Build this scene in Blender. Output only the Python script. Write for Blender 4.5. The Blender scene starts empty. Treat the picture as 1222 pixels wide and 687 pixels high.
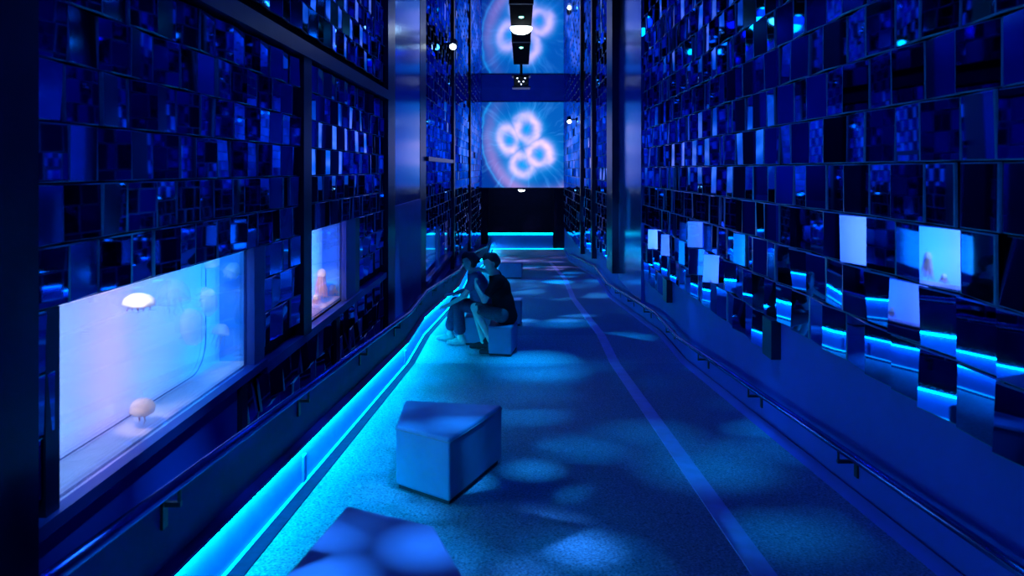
import bpy, bmesh, math, random
import numpy as np
from mathutils import Vector, Matrix

R = random.Random(7)
SC = bpy.context.scene
COL = SC.collection
FPX, VPX, VPY = 876.0, 622.0, 202.0          # focal length in px, vanishing point of the level lines
EYE = 1.70

# ------------------------------------------------------------------ camera
cd = bpy.data.cameras.new('camera'); cam = bpy.data.objects.new('camera', cd); COL.objects.link(cam)
cam.location = (0, 0, EYE); cam.rotation_euler = (math.pi/2, 0, 0)
cd.sensor_width = 36; cd.lens = 36*FPX/1222
cd.shift_x = -(VPX-611)/1222; cd.shift_y = -(343.5-VPY)/1222
cd.clip_start = .05; cd.clip_end = 200
cd.dof.use_dof = True; cd.dof.focus_distance = 7.5; cd.dof.aperture_fstop = 2.4
SC.camera = cam

# ------------------------------------------------------------------ world, exposure
w = bpy.data.worlds.new('world'); SC.world = w; w.use_nodes = True
w.node_tree.nodes['Background'].inputs[0].default_value = (0, .02, .2, 1)
w.node_tree.nodes['Background'].inputs[1].default_value = .02
SC.view_settings.view_transform = 'Standard'; SC.view_settings.look = 'None'
SC.view_settings.exposure = 0; SC.view_settings.gamma = 1; SC.view_settings.use_curve_mapping = False
cy = SC.cycles
cy.max_bounces = 10; cy.glossy_bounces = 7; cy.diffuse_bounces = 3; cy.transmission_bounces = 6
cy.transparent_max_bounces = 12; cy.caustics_reflective = False; cy.caustics_refractive = False
cy.sample_clamp_indirect = 4; cy.use_denoising = True

# ------------------------------------------------------------------ added hall spots: blue wash and patterned floor patches
def light(name, typ, loc, color, energy, rot=(0, 0, 0), **kw):
    l = bpy.data.lights.new(name, typ); l.color = color; l.energy = energy
    for k, v in kw.items(): setattr(l, k, v)
    o = bpy.data.objects.new(name, l); COL.objects.link(o); o.location = loc; o.rotation_euler = rot
    return o
WASH_BLUE = (.0, .035, 1.0)
WASH_Z = [(-2.5, 45), (1.5, 50), (5.5, 55), (9.5, 90), (13.5, 150), (18.0, 160), (22.5, 160), (29.5, 160)]
for zz, p in WASH_Z:
    light('added_wash_spot', 'SPOT', (0, zz, 5.30), WASH_BLUE, p, (math.radians(62 if zz > 29 else 0), 0, 0), spot_size=math.radians(165), spot_blend=.6, shadow_soft_size=.12)  # unseen blue spots added to raise the dim fill
def gobo(loc, aim, color, energy, size, scale, seed, thr=.45):  # added spots imitating light patches thrown by the mirror tiles
    d = Vector(aim) - Vector(loc)
    o = light('added_patch_spot', 'SPOT', loc, color, energy, d.to_track_quat('-Z', 'Y').to_euler(),
              spot_size=math.radians(size), spot_blend=.5, shadow_soft_size=.02)
    l = o.data; l.use_nodes = True; nt = l.node_tree; N = nt.nodes; L = nt.links
    em = N['Emission']
    tc = N.new('ShaderNodeTexCoord'); sp = N.new('ShaderNodeSeparateXYZ'); L.new(tc.outputs['Normal'], sp.inputs[0])
    cb = N.new('ShaderNodeCombineXYZ'); cb.inputs[2].default_value = seed
    for a in (0, 1):
        dv = N.new('ShaderNodeMath'); dv.operation = 'DIVIDE'; L.new(sp.outputs[a], dv.inputs[0]); L.new(sp.outputs[2], dv.inputs[1])
        L.new(dv.outputs[0], cb.inputs[a])
    vo = N.new('ShaderNodeTexVoronoi'); vo.inputs['Scale'].default_value = scale; L.new(cb.outputs[0], vo.inputs['Vector'])
    sx = N.new('ShaderNodeSeparateColor'); L.new(vo.outputs['Color'], sx.inputs[0])
    r1 = N.new('ShaderNodeMapRange'); r1.inputs[1].default_value = thr; r1.inputs[2].default_value = 1.0; L.new(sx.outputs[0], r1.inputs[0])
    r2 = N.new('ShaderNodeMapRange'); r2.inputs[1].default_value = .62; r2.inputs[2].default_value = .18; L.new(vo.outputs['Distance'], r2.inputs[0])
    m = N.new('ShaderNodeMath'); m.operation = 'MULTIPLY'; L.new(r1.outputs[0], m.inputs[0]); L.new(r2.outputs[0], m.inputs[1])
    L.new(m.outputs[0], em.inputs['Strength'])
    return o
CY = (.0, .40, 1.0); PK = (.55, .35, .95)
for (x, y, ax, ay, c, e, s, sc_, sd) in [
        (0, 1.6, .0, 3.4, CY, 1900, 58, 6.5, 1.3), (0, 5.6, .55, 6.2, CY, 2000, 58, 6.0, 4.1),
        (0, 9.7, .1, 10.3, CY, 2800, 62, 5.0, 2.7), (0, 13.6, .3, 15.0, (.05, .45, 1), 3000, 62, 7.5, 6.2),
        (0, 18.2, .1, 21.5, CY, 5200, 60, 7.5, 3.4), (0, 22.6, .2, 27.0, PK, 4200, 55, 8.0, 5.9), (0, 29.6, .0, 32.5, PK, 4500, 60, 7, 8.1)]:
    gobo((x, y, 5.25), (ax, ay, -.6), c, e, s, sc_, sd)
gobo((.1, 1.4, 5.25), (-.45, 3.0, .2), (.05, .34, 1), 3300, 28, 12, 2.4, .1)
gobo((.1, 4.0, 5.25), (-.55, 5.1, 0), (.02, .42, 1), 2000, 24, 11, 7.7, .3)

# ------------------------------------------------------------------ floor profile: ramps and landings going down
BR = [-6.0, 9.4, 11.0, 17.0, 20.0, 31.0, 36.0]
def fz(y):
    d = y
    for a, b in ((9.4, 11.0), (17.0, 20.0), (31.0, 60.0)): d -= max(0, min(y, b)-a)
    return -d/12.0
def px(x, y, z):                                # project to the 1222 frame
    return VPX+FPX*x/y, VPY+FPX*(EYE-z)/y

# ------------------------------------------------------------------ material helpers
def newmat(name):
    m = bpy.data.materials.new(name); m.use_nodes = True
    nt = m.node_tree; return m, nt, nt.nodes, nt.links, nt.nodes['Principled BSDF']
def pmat(name, col, rough=.5, metal=0, spec=.5, noise=None, emit=None, bump=None):
    m, nt, N, L, b = newmat(name)
    b.inputs['Base Color'].default_value = (*col, 1); b.inputs['Roughness'].default_value = rough
    b.inputs['Metallic'].default_value = metal; b.inputs['Specular IOR Level'].default_value = spec
    if emit: b.inputs['Emission Color'].default_value = (*emit[0], 1); b.inputs['Emission Strength'].default_value = emit[1]
    if noise or bump:
        tc = N.new('ShaderNodeTexCoord'); nz = N.new('ShaderNodeTexNoise'); nz.inputs['Detail'].default_value = 4
        L.new(tc.outputs['Object'], nz.inputs['Vector'])
    if noise:
        nz.inputs['Scale'].default_value = noise[0]
        mr = N.new('ShaderNodeMapRange'); mr.inputs[1].default_value = .3; mr.inputs[2].default_value = .7
        mr.inputs[3].default_value = 1-noise[1]; mr.inputs[4].default_value = 1+noise[1]
        L.new(nz.outputs['Fac'], mr.inputs[0])
        mx = N.new('ShaderNodeVectorMath'); mx.operation = 'SCALE'; mx.inputs[0].default_value = col
        L.new(mr.outputs[0], mx.inputs['Scale']); L.new(mx.outputs[0], b.inputs['Base Color'])
    if bump:
        n2 = N.new('ShaderNodeTexNoise'); n2.inputs['Scale'].default_value = bump[0]; L.new(tc.outputs['Object'], n2.inputs['Vector'])
        bp = N.new('ShaderNodeBump'); bp.inputs['Strength'].default_value = bump[1]; bp.inputs['Distance'].default_value = .01
        L.new(n2.outputs['Fac'], bp.inputs['Height']); L.new(bp.outputs[0], b.inputs['Normal'])
    return m
def emat(name, col, s):
    m = bpy.data.materials.new(name); m.use_nodes = True; nt = m.node_tree; nt.nodes.clear()
    e = nt.nodes.new('ShaderNodeEmission'); e.inputs[0].default_value = (*col, 1); e.inputs[1].default_value = s
    o = nt.nodes.new('ShaderNodeOutputMaterial'); nt.links.new(e.outputs[0], o.inputs[0]); return m
def mixmat(name, parts):
    """parts: list of (node type, colour, weight, roughness)"""
    m = bpy.data.materials.new(name); m.use_nodes = True; nt = m.node_tree; nt.nodes.clear()
    prev = None; tot = 0
    for typ, col, wt, ro in parts:
        n = nt.nodes.new(typ); n.inputs['Color'].default_value = (*col, 1)
        if 'Roughness' in n.inputs and ro is not None: n.inputs['Roughness'].default_value = ro
        tot += wt
        if prev is None: prev = n.outputs[0]
        else:
            mx = nt.nodes.new('ShaderNodeMixShader'); mx.inputs[0].default_value = wt/tot
            nt.links.new(prev, mx.inputs[1]); nt.links.new(n.outputs[0], mx.inputs[2]); prev = mx.outputs[0]
    o = nt.nodes.new('ShaderNodeOutputMaterial'); nt.links.new(prev, o.inputs[0]); return m

M = {}
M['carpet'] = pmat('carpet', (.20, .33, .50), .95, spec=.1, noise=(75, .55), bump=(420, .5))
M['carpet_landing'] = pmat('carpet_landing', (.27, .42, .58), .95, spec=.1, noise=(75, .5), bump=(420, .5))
M['strip'] = pmat('floor_strip', (.34, .46, .90), .45, spec=.4, noise=(9, .12))
M['border'] = pmat('floor_border', (.003, .018, .07), .7, spec=.02, noise=(20, .15))
M['lowwall'] = pmat('painted_lower_wall', (.05, .10, .62), .45, spec=.25, noise=(1.3, .10))
M['dark'] = pmat('black_gloss_frame', (.012, .016, .05), .28, spec=.5, noise=(6, .2))
M['backing'] = pmat('black_backing', (.006, .008, .03), .7, spec=.1, noise=(5, .2))
M['jamb'] = pmat('blue_jamb_panel', (.035, .075, .36), .4, spec=.5, noise=(3, .1))
M['ledge'] = pmat('dark_ledge', (.003, .010, .13), .45, spec=.04, noise=(4, .2))
M['kerb'] = pmat('kerb_panel', (.10, .22, .72), .55, spec=.3, noise=(6, .06))
M['led'] = emat('led_diffuser', (.0, .66, .95), 46)
M['cyan_thin'] = emat('cyan_reveal', (.0, .60, .95), 7)
M['header'] = pmat('header_paint', (.20, .35, .95), .5, noise=(2, .08))
M['matte'] = pmat('matte_black', (.004, .005, .014), .9, spec=.03, noise=(6, .2))
M['rail'] = pmat('rail_metal', (.07, .13, .40), .25, metal=1, noise=(30, .08))
M['iron'] = pmat('black_iron', (.01, .012, .03), .45, noise=(20, .2))
M['stool'] = pmat('stool_vinyl', (.13, .24, .50), .48, spec=.4, noise=(7, .07), bump=(60, .06))
M['stoolbase'] = pmat('stool_base', (.01, .012, .03), .6, noise=(9, .2))
M['seam'] = pmat('stool_seam', (.16, .20, .32), .5, noise=(9, .1))
M['mirror_smooth'] = pmat('smooth_glass_panel', (.03, .32, .80), .14, metal=.7, noise=(.7, .12))
M['ceil'] = pmat('mirror_ceiling', (.50, .66, .88), .035, metal=1, noise=(.8, .04))
M['glow_white'] = emat('lamp_glow_white', (.75, .95, 1.0), 9)
M['glow_green'] = emat('added_downlight_glow', (.25, 1.0, .85), 5)
M['glow_tiny'] = emat('indicator_glow', (.6, .7, 1.0), 6)
M['tankwhite'] = pmat('tank_white', (.75, .8, .9), .5, noise=(12, .08))
M['tankblue'] = pmat('tank_blue_wall', (.12, .42, .85), .5, noise=(3, .08))
M['coral'] = pmat('coral_sand', (.8, .6, .62), .8, noise=(30, .35), bump=(40, .6))
M['backdrop'] = mixmat('backlit_acrylic', [('ShaderNodeBsdfTranslucent', (.92, .94, 1), .85, None), ('ShaderNodeBsdfDiffuse', (.85, .9, 1), .15, None)])
M['bell'] = mixmat('jelly_bell', [('ShaderNodeBsdfTranslucent', (1, 1, 1), .4, None), ('ShaderNodeBsdfDiffuse', (1, 1, 1), .2, None),
                                  ('ShaderNodeBsdfTransparent', (.95, .97, 1), .55, None)])
M['bellthin'] = mixmat('jelly_bell_faint', [('ShaderNodeBsdfTranslucent', (1, 1, 1), .14, None), ('ShaderNodeBsdfDiffuse', (1, 1, 1), .05, None),
                                            ('ShaderNodeBsdfTransparent', (1, 1, 1), .81, None)])
M['arms'] = mixmat('jelly_arms', [('ShaderNodeBsdfDiffuse', (1, .72, .66), .5, None), ('ShaderNodeBsdfTranslucent', (1, .7, .62), .35, None),
                                  ('ShaderNodeBsdfTransparent', (1, .9, .9), .15, None)])
M['white_jelly'] = mixmat('white_jelly_bell', [('ShaderNodeBsdfDiffuse', (1, .95, .88), .6, None), ('ShaderNodeBsdfTranslucent', (1, .95, .9), .4, None)])
# thin glass pane: mostly see-through, a little mirror at grazing angles
def glassmat():
    m = bpy.data.materials.new('window_glass'); m.use_nodes = True; nt = m.node_tree; nt.nodes.clear()
    N = nt.nodes; L = nt.links
    t = N.new('ShaderNodeBsdfTransparent'); t.inputs[0].default_value = (.93, .97, 1, 1)
    g = N.new('ShaderNodeBsdfGlossy'); g.inputs['Roughness'].default_value = .01; g.inputs['Color'].default_value = (.9, .95, 1, 1)
    f = N.new('ShaderNodeFresnel'); f.inputs[0].default_value = 1.33
    nz = N.new('ShaderNodeMath'); nz.operation = 'MULTIPLY'; nz.inputs[1].default_value = .6; L.new(f.outputs[0], nz.inputs[0])
    mx = N.new('ShaderNodeMixShader'); L.new(nz.outputs[0], mx.inputs[0]); L.new(t.outputs[0], mx.inputs[1]); L.new(g.outputs[0], mx.inputs[2])
    o = N.new('ShaderNodeOutputMaterial'); L.new(mx.outputs[0], o.inputs[0]); return m
M['glass'] = glassmat()
# mirror tiles: tinted mirror, slightly different silvering on every tile
def tilemat():
    m, nt, N, L, b = newmat('mirror_tile')
    oi = N.new('ShaderNodeObjectInfo'); geo = N.new('ShaderNodeNewGeometry')
    ad = N.new('ShaderNodeMath'); ad.operation = 'ADD'; L.new(oi.outputs['Random'], ad.inputs[0]); L.new(geo.outputs['Random Per Island'], ad.inputs[1])
    fr = N.new('ShaderNodeMath'); fr.operation = 'FRACT'; L.new(ad.outputs[0], fr.inputs[0])
    cr = N.new('ShaderNodeValToRGB'); e = cr.color_ramp.elements
    e[0].color = (.03, .10, .30, 1); e[1].color = (.17, .52, 1, 1); q = e.new(.5); q.color = (.07, .25, .60, 1); L.new(fr.outputs[0], cr.inputs[0])
    L.new(cr.outputs[0], b.inputs['Base Color'])
    b.inputs['Metallic'].default_value = 1; b.inputs['Roughness'].default_value = .03
    b.inputs['Specular Tint'].default_value = (.22, .50, 1, 1)
    return m
M['tile'] = tilemat()
M['tile_edge'] = pmat('tile_glass_edge', (.12, .32, .55), .25, spec=.8, noise=(8, .1))

# ------------------------------------------------------------------ mesh helpers
class MB:
    def __init__(s): s.v = []; s.f = []; s.m = []
    def add(s, vs, fs, mi=0):
        o = len(s.v); s.v += [tuple(p) for p in vs]; s.f += [tuple(i+o for i in f) for f in fs]; s.m += [mi]*len(fs)
    def box(s, x0, x1, y0, y1, z0, z1, mi=0):
        s.add([(x, y, z) for x in (x0, x1) for y in (y0, y1) for z in (z0, z1)],
              [(0, 1, 3, 2), (4, 6, 7, 5), (0, 4, 5, 1), (2, 3, 7, 6), (0, 2, 6, 4), (1, 5, 7, 3)], mi)
    def sweep(s, prof, ys, mi=0, level=None):
        """closed section [(x, height above floor)] swept along the corridor, following the ramp"""
        n = len(prof); vs = []
        for y in ys:
            for x, h in prof: vs.append((x, y, h+(fz(y) if level is None else level)))
        fs = []
        for i in range(len(ys)-1):
            for j in range(n):
                k = (j+1) % n; fs.append((i*n+j, i*n+k, (i+1)*n+k, (i+1)*n+j))
        fs.append(tuple(range(n-1, -1, -1))); fs.append(tuple((len(ys)-1)*n+j for j in range(n)))
        s.add(vs, fs, mi)
    def tube(s, pts, rad, seg=10, mi=0):
        pts = [Vector(p) for p in pts]; rad = rad if isinstance(rad, (list, tuple)) else [rad]*len(pts)
        vs = []; fs = []
        for i, p in enumerate(pts):
            t = (pts[min(i+1, len(pts)-1)]-pts[max(i-1, 0)]).normalized()
            a = t.cross(Vector((0, 0, 1)) if abs(t.z) < .9 else Vector((1, 0, 0))).normalized(); b = t.cross(a)
            for j in range(seg):
                q = 2*math.pi*j/seg; vs.append(p+rad[i]*(math.cos(q)*a+math.sin(q)*b))
        for i in range(len(pts)-1):
            for j in range(seg):
                k = (j+1) % seg; fs.append((i*seg+j, i*seg+k, (i+1)*seg+k, (i+1)*seg+j))
        fs.append(tuple(range(seg-1, -1, -1))); fs.append(tuple((len(pts)-1)*seg+j for j in range(seg)))
        s.add(vs, fs, mi)
    def build(s, name, mats, parent=None, smooth=False, loc=None, bevel=0, weld=True):
        me = bpy.data.meshes.new(name); me.from_pydata(s.v, [], s.f)
        for m in (mats if isinstance(mats, (list, tuple)) else [mats]): me.materials.append(M[m] if isinstance(m, str) else m)
        for p, mi in zip(me.polygons, s.m): p.material_index = mi; p.use_smooth = smooth
        bm = bmesh.new(); bm.from_mesh(me); bmesh.ops.recalc_face_normals(bm, faces=bm.faces); bm.to_mesh(me); bm.free()
        o = bpy.data.objects.new(name, me); COL.objects.link(o)
        if loc is not None: o.location = loc
        if parent is not None: o.parent = parent
        if bevel:
            bv = o.modifiers.new('bevel', 'BEVEL'); bv.width = bevel; bv.segments = 3; bv.limit_method = 'ANGLE'
        return o
def tag(o, label, cat, group=None):
    o['label'] = label; o['category'] = cat
    if group: o['group'] = group
    return o
def struct(o): o['kind'] = 'structure'; return o
def empty(name, loc=(0, 0, 0)):
    o = bpy.data.objects.new(name, None); COL.objects.link(o); o.location = loc; o.empty_display_size = .1; return o
def boxpart(name, mat, parent, *b, bevel=0):
    m = MB(); m.box(*b); return m.build(name, mat, parent, bevel=bevel)
def yrange(a, b): return [a]+[y for y in BR if a+.01 < y < b-.01]+[b]

# ------------------------------------------------------------------ structure: floor, ceiling, walls
XL, XR, ZC = -1.95, 2.10, 5.70
mb = MB(); mb.sweep([(-1.60, -.30), (2.30, -.30), (2.30, 0), (-1.60, 0)], yrange(-6, 9.4)); floor = struct(mb.build('floor', 'carpet'))
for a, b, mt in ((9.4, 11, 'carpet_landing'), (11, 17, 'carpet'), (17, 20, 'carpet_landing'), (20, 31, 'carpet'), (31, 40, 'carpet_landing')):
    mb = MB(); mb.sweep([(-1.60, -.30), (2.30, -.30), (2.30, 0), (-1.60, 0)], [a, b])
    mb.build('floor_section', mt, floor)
mb = MB(); mb.sweep([(1.135, -.002), (1.265, -.002), (1.262, .004), (1.138, .004)], yrange(-5, 30.5)); struct(mb.build('trim_1', 'strip'))
mb = MB(); mb.sweep([(-1.46, -.002), (-1.362, -.002), (-1.364, .006), (-1.46, .006)], yrange(-5.5, 35.9)); struct(mb.build('trim_2', 'border'))
mb = MB(); mb.box(-2.6, 2.6, -6, 40.2, ZC, ZC+.2); ceiling = struct(mb.build('ceiling', 'ceil'))
mb = MB(); mb.box(-2.6, 2.6, -6.2, -6, -1, ZC); struct(mb.build('wall_back', 'backing'))

# left wall backing with openings for the tanks
TK = [dict(y0=3.09, y1=5.29, Y0=.585, Y1=1.41), dict(y0=6.82, y1=8.08, Y0=.585, Y1=1.41),
      dict(y0=15.0, y1=17.0, Y0=1.33, Y1=2.27), dict(y0=18.7, y1=19.9, Y0=1.38, Y1=2.27)]
mb = MB(); cuts = sorted({-6, 40}.union(*[{t['y0']-.18, t['y1']+.16} for t in TK]))
for a, b in zip(cuts, cuts[1:]):
    t = [t for t in TK if abs(t['y0']-.18-a) < 1e-6]
    if t:
        mb.box(-2.30, -2.0, a, b, EYE-t[0]['Y0']+.21, ZC); mb.box(-2.30, -2.0, a, b, fz(b)-.3, EYE-t[0]['Y1']-.06)
    else: mb.box(-2.30, -2.0, a, b, fz(b)-.3, ZC)
wall_left = struct(mb.build('wall_left', 'backing'))
mb = MB(); mb.box(2.16, 2.5, -6, 40, -3.5, ZC); wall_right = struct(mb.build('wall_right', 'backing'))
# painted lower part of the right wall, follows the ramp behind the mirrored field
mb = MB()
for a, b, Yt in ((-6, 6.0, 1.236), (6.0, 10.3, 1.554), (10.3, 12.6, 1.872), (12.6, 16.4, 2.30), (16.4, 20.6, 2.19), (20.6, 24.5, 2.51), (24.5, 36.0, 2.83)):
    ys = yrange(a, b)
    vs = []
    for y in ys: vs += [(2.12, y, fz(y)-.2), (2.20, y, fz(y)-.2), (2.20, y, EYE-Yt), (2.12, y, EYE-Yt)]
    fs = []
    for i in range(len(ys)-1):
        for j in range(4): k = (j+1) % 4; fs.append((i*4+j, i*4+k, i*4+4+k, i*4+4+j))
    fs += [(3, 2, 1, 0), tuple(4*(len(ys)-1)+j for j in range(4))]
    mb.add(vs, fs)
mb.build('lower_wall_panel', 'lowwall', wall_right)
mb = MB(); mb.sweep([(2.05, -.002), (2.13, -.002), (2.13, .05), (2.10, .06)], yrange(-6, 36)); struct(mb.build('baseboard_right', 'lowwall'))

# ------------------------------------------------------------------ mirror tiles
def tile_mesh():
    m = MB(); c = .022; d = .05
    A = [(-.5, -.5), (.5, -.5), (.5, .5), (-.5, .5)]; B = [(x*(1-2*c), y*(1-2*c)) for x, y in A]
    m.add([(x, y, 0) for x, y in B]+[(x, y, -.006) for x, y in A]+[(x, y, -.018) for x, y in A],
          [(0, 1, 2, 3)], 0)
    fs = []
    for j in range(4):
        k = (j+1) % 4; fs += [(4+j, 4+k, k, j), (8+j, 8+k, 4+k, 4+j)]
    fs.append((11, 10, 9, 8))
    n = len(m.v); m.f += fs; m.m += [1]*len(fs)
    return m
TILE = tile_mesh()
tm = bpy.data.meshes.new('mirror_tile'); tm.from_pydata(TILE.v, [], TILE.f)
tm.materials.append(M['tile']); tm.materials.append(M['tile_edge'])
for p, mi in zip(tm.polygons, TILE.m): p.material_index = mi
bm = bmesh.new(); bm.from_mesh(tm); bmesh.ops.recalc_face_normals(bm, faces=bm.faces); bm.to_mesh(tm); bm.free()

def basis(side, yaw, pitch):
    if side < 0: u, n = Vector((0, 1, 0)), Vector((1, 0, 0))
    else: u, n = Vector((0, -1, 0)), Vector((-1, 0, 0))
    v = Vector((0, 0, 1))
    m = Matrix((u, v, n)).transposed()
    return Matrix.Rotation(yaw, 3, 'Z') @ m @ Matrix.Rotation(pitch, 3, 'X')
def basis_from_normal(n):
    n = n.normalized(); v = Vector((0, 0, 1)); u = v.cross(n).normalized(); v = n.cross(u)
    return Matrix((u, v, n)).transposed()
def tile_rows(side, y0, y1, Ya, Yb, h, Yref, wmean, holes=(), x=None, theta=(4.0, 6.2)):
    """fill a field with staggered rows of tiles; returns the tile list"""
    out = []; x = (XL if side < 0 else XR) if x is None else x; anchor = 2.86 if side < 0 else 3.2
    k0 = round((Ya-Yref)/h); k1 = round((Yb-Yref)/h)
    for k in range(k0, k1):
        Yt, Yc = Yref+k*h, Yref+(k+.5)*h
        i0 = math.floor((y0-anchor)/wmean+1e-6); i1 = math.ceil((y1-anchor)/wmean-1e-6)
        for i in range(i0, i1):
            a, b = max(y0, anchor+i*wmean), min(y1, anchor+(i+1)*wmean); bits = [(a, b)]
            for (ha, hb, hYa, hYb) in holes:
                if Yc > hYa-.02 and Yc < hYb+.02:
                    nb = []
                    for (c, d) in bits:
                        if d <= ha or c >= hb: nb.append((c, d)); continue
                        if c < ha-.05: nb.append((c, ha))
                        if d > hb+.05: nb.append((hb, d))
                    bits = nb
            for (c, d) in bits:
                if d-c < .05: continue
                sg = -1 if (i+k) % 2 else 1
                yaw = sg*math.radians(R.uniform(*theta)); pit = math.radians(R.gauss(0, .9))
                if R.random() < .07: yaw *= R.choice((.1, 1.7))
                cen = Vector((x-side*(.012+R.uniform(0, .012)), (c+d)/2, EYE-Yc))
                out.append(dict(c=cen, w=(d-c)-.006, h=h-.007, B=basis(side, yaw, pit), side=side))
    return out
def aim_tiles(tiles, specs):
    for (u, v, tgt) in specs:
        best = min(tiles, key=lambda t: (px(*t['c'])[0]-u)**2+(px(*t['c'])[1]-v)**2)
        c = best['c']; a = (Vector((0, 0, EYE))-c).normalized(); b = (Vector(tgt)-c).normalized()
        best['B'] = basis_from_normal(a+b)
def emit_tiles(tiles, parent, limit=300):
    def area(t):
        c = t['c']
        if c.y < .5: return 0
        u, v = px(*c)
        if u < -40 or u > 1262 or v < -40 or v > 727: return 0
        return t['w']*t['h']*abs(c.x)/c.y**3
    tiles = sorted(tiles, key=area, reverse=True)
    rest = MB(); n = 0
    for t in tiles:
        S = t['B'] @ Matrix.Diagonal((t['w'], t['h'], 1))
        if n < limit and area(t) > 0:
            o = bpy.data.objects.new('mirror_tile', tm); COL.objects.link(o); o.parent = parent
            o.matrix_world = Matrix.Translation(t['c']) @ S.to_4x4(); n += 1
        else:
            o = len(rest.v); rest.v += [tuple(S @ Vector(p)+t['c']) for p in TILE.v]
            rest.f += [tuple(i+o for i in f) for f in TILE.f]; rest.m += TILE.m
    if rest.v:
        me = bpy.data.meshes.new('mirror_tile_field'); me.from_pydata(rest.v, [], rest.f)
        me.materials.append(M['tile']); me.materials.append(M['tile_edge'])
        me.polygons.foreach_set('material_index', rest.m)
        bm = bmesh.new(); bm.from_mesh(me); bmesh.ops.recalc_face_normals(bm, faces=bm.faces); bm.to_mesh(me); bm.free()
        o = bpy.data.objects.new('mirror_tile_field', me); COL.objects.link(o); o.parent = parent; o['kind'] = 'stuff'

# right wall
HR, YR0 = .318, -.036
def kR(k): return YR0+k*HR
right = []
right += tile_rows(1, -5.8, 6.0, kR(-13), kR(4), HR, YR0, .305)
right += tile_rows(1, 6.0, 10.3, kR(-13), kR(5), HR, YR0, .305, holes=[(5.98, 6.22, kR(4), kR(5))])
right += tile_rows(1, 10.3, 12.6, kR(-13), kR(6), HR, YR0, .305, holes=[(10.28, 10.6, kR(5), kR(6))])
right += tile_rows(1, 16.6, 20.6, kR(-13), kR(7), HR, YR0, .36)
right += tile_rows(1, 20.9, 24.5, kR(-13), kR(8), HR, YR0, .40)
right += tile_rows(1, 24.8, 35.8, kR(-13), kR(9), HR, YR0, .50)
T1 = (-2.0, 4.3, .72); T2 = (-2.0, 7.45, .62); T3 = (-2.0, 16.0, -.1)
def kerb(y, h=.2): return (-1.45, y, fz(y)+h)
aim_tiles(right, [(1125, 307, T2), (1082, 338, (-2.0, 7.2, .45)), (1024, 290, (-2.0, 7.0, .7)), (1079, 300, T3),
                  (830, 290, T1), (818, 300, T3), (855, 318, T2), (788, 275, T2), (800, 285, T2),
                  (842, 305, (-2.0, 5.2, .6)), (870, 330, T3), (1085, 450, kerb(8, -.0)), (1122, 470, kerb(6.6, .33)), (1168, 470, (-1.0, 7.4, fz(7.4))),
                  (1210, 520, kerb(5.4, .22)), (1045, 380, kerb(8.4, .25)), (1120, 400, kerb(7.2, .4)), (1215, 435, kerb(6.2, .42)),
                  (955, 330, kerb(10.2, .3)), (905, 345, kerb(11.4, .3)), (935, 372, kerb(10.6, .2)), (872, 320, kerb(12.5, .3)),
                  (985, 390, kerb(9.4, .25)), (1205, 320, (-1.9, 10.6, 1.3)), (1168, 255, (-1.9, 10.6, 1.4)), (1198, 255, (-1.9, 10.6, 1.4)), (900, 390, kerb(10.5, .3)), (888, 360, kerb(12, .3))])
emit_tiles(right, wall_right)
mb = MB(); mb.box(2.04, 2.16, 5.99, 6.21, EYE-kR(5), EYE-kR(4)); mb.build('end_block', 'dark', wall_right)
mb = MB(); mb.box(2.04, 2.16, 10.3, 10.58, EYE-kR(6), EYE-kR(5)); mb.build('end_block', 'dark', wall_right)
for y, k in ((20.6, 7), (24.5, 8)):
    mb = MB(); mb.box(1.98, 2.16, y, y+.3, EYE-kR(k+1), ZC); mb.build('post', 'dark', wall_right)
mb = MB(); mb.box(2.06, 2.16, 12.62, 15.5, fz(15.5)+.55, ZC); mb.build('smooth_panel', 'mirror_smooth', wall_right)
mb = MB(); mb.box(1.92, 2.16, 15.5, 16.5, EYE-2.2, ZC); mb.build('post', 'dark', wall_right)

# left wall
HL, YL0 = .256, .059
def kL(k): return YL0+k*HL
left = []
holesA = [(3.04, 5.52, kL(2)+.02, 2.2), (4.0, 5.0, 1.4, 2.6)]
left += tile_rows(-1, -5.5, 2.55, kL(-16), kL(6), HL, YL0, .255)
left += tile_rows(-1, 2.88, 6.40, kL(-4), kL(5), HL, YL0, .255, holes=holesA)
left += tile_rows(-1, 2.88, 10.4, kL(-16), kL(-5), HL, YL0, .255)
left += tile_rows(-1, 6.68, 10.35, kL(-4), kL(5), HL, YL0, .255, holes=[(6.74, 8.75, kL(2)+.02, 2.2)])
left += tile_rows(-1, 5.12, 10.35, kL(6)-.06, kL(9)-.06, HL, YL0-.06, .255)
left += tile_rows(-1, 14.9, 20.3, kL(-16), kL(8), HL, YL0, .30, holes=[(14.95, 17.45, 1.28, 2.8), (18.6, 20.0, 1.30, 2.8)])
left += tile_rows(-1, 20.7, 27.0, kL(-16), kL(10), HL, YL0, .42)
left += tile_rows(-1, 27.3, 35.8, kL(-16), kL(12), HL, YL0, .50)
aim_tiles(left, [(300, 485, (-1.15, 9.0, fz(9))), (322, 462, (-.9, 9.5, fz(9.5))), (345, 450, (-1.1, 10, fz(10))), (362, 430, (-.8, 11, fz(11))), (381, 425, (-1.0, 11, fz(11))),
                 (405, 405, (-.9, 12, fz(12))), (425, 395, (-.8, 13, fz(13))), (440, 385, (-.9, 13, fz(13))), (440, 300, (1.2, 16, fz(16))), (428, 310, (1.2, 15, fz(15))), (450, 290, (.8, 17, fz(17)))])
emit_tiles(left, wall_left)
def lbox(name, mat, x0, x1, y0, y1, Ytop, Ybot, bevel=0):
    m = MB(); m.box(x0, x1, y0, y1, EYE-Ybot, EYE-Ytop); return m.build(name, mat, wall_left, bevel=bevel)
lbox('post', 'dark', -2.0, -1.88, 2.58, 2.86, -4.0, 1.75)
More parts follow.
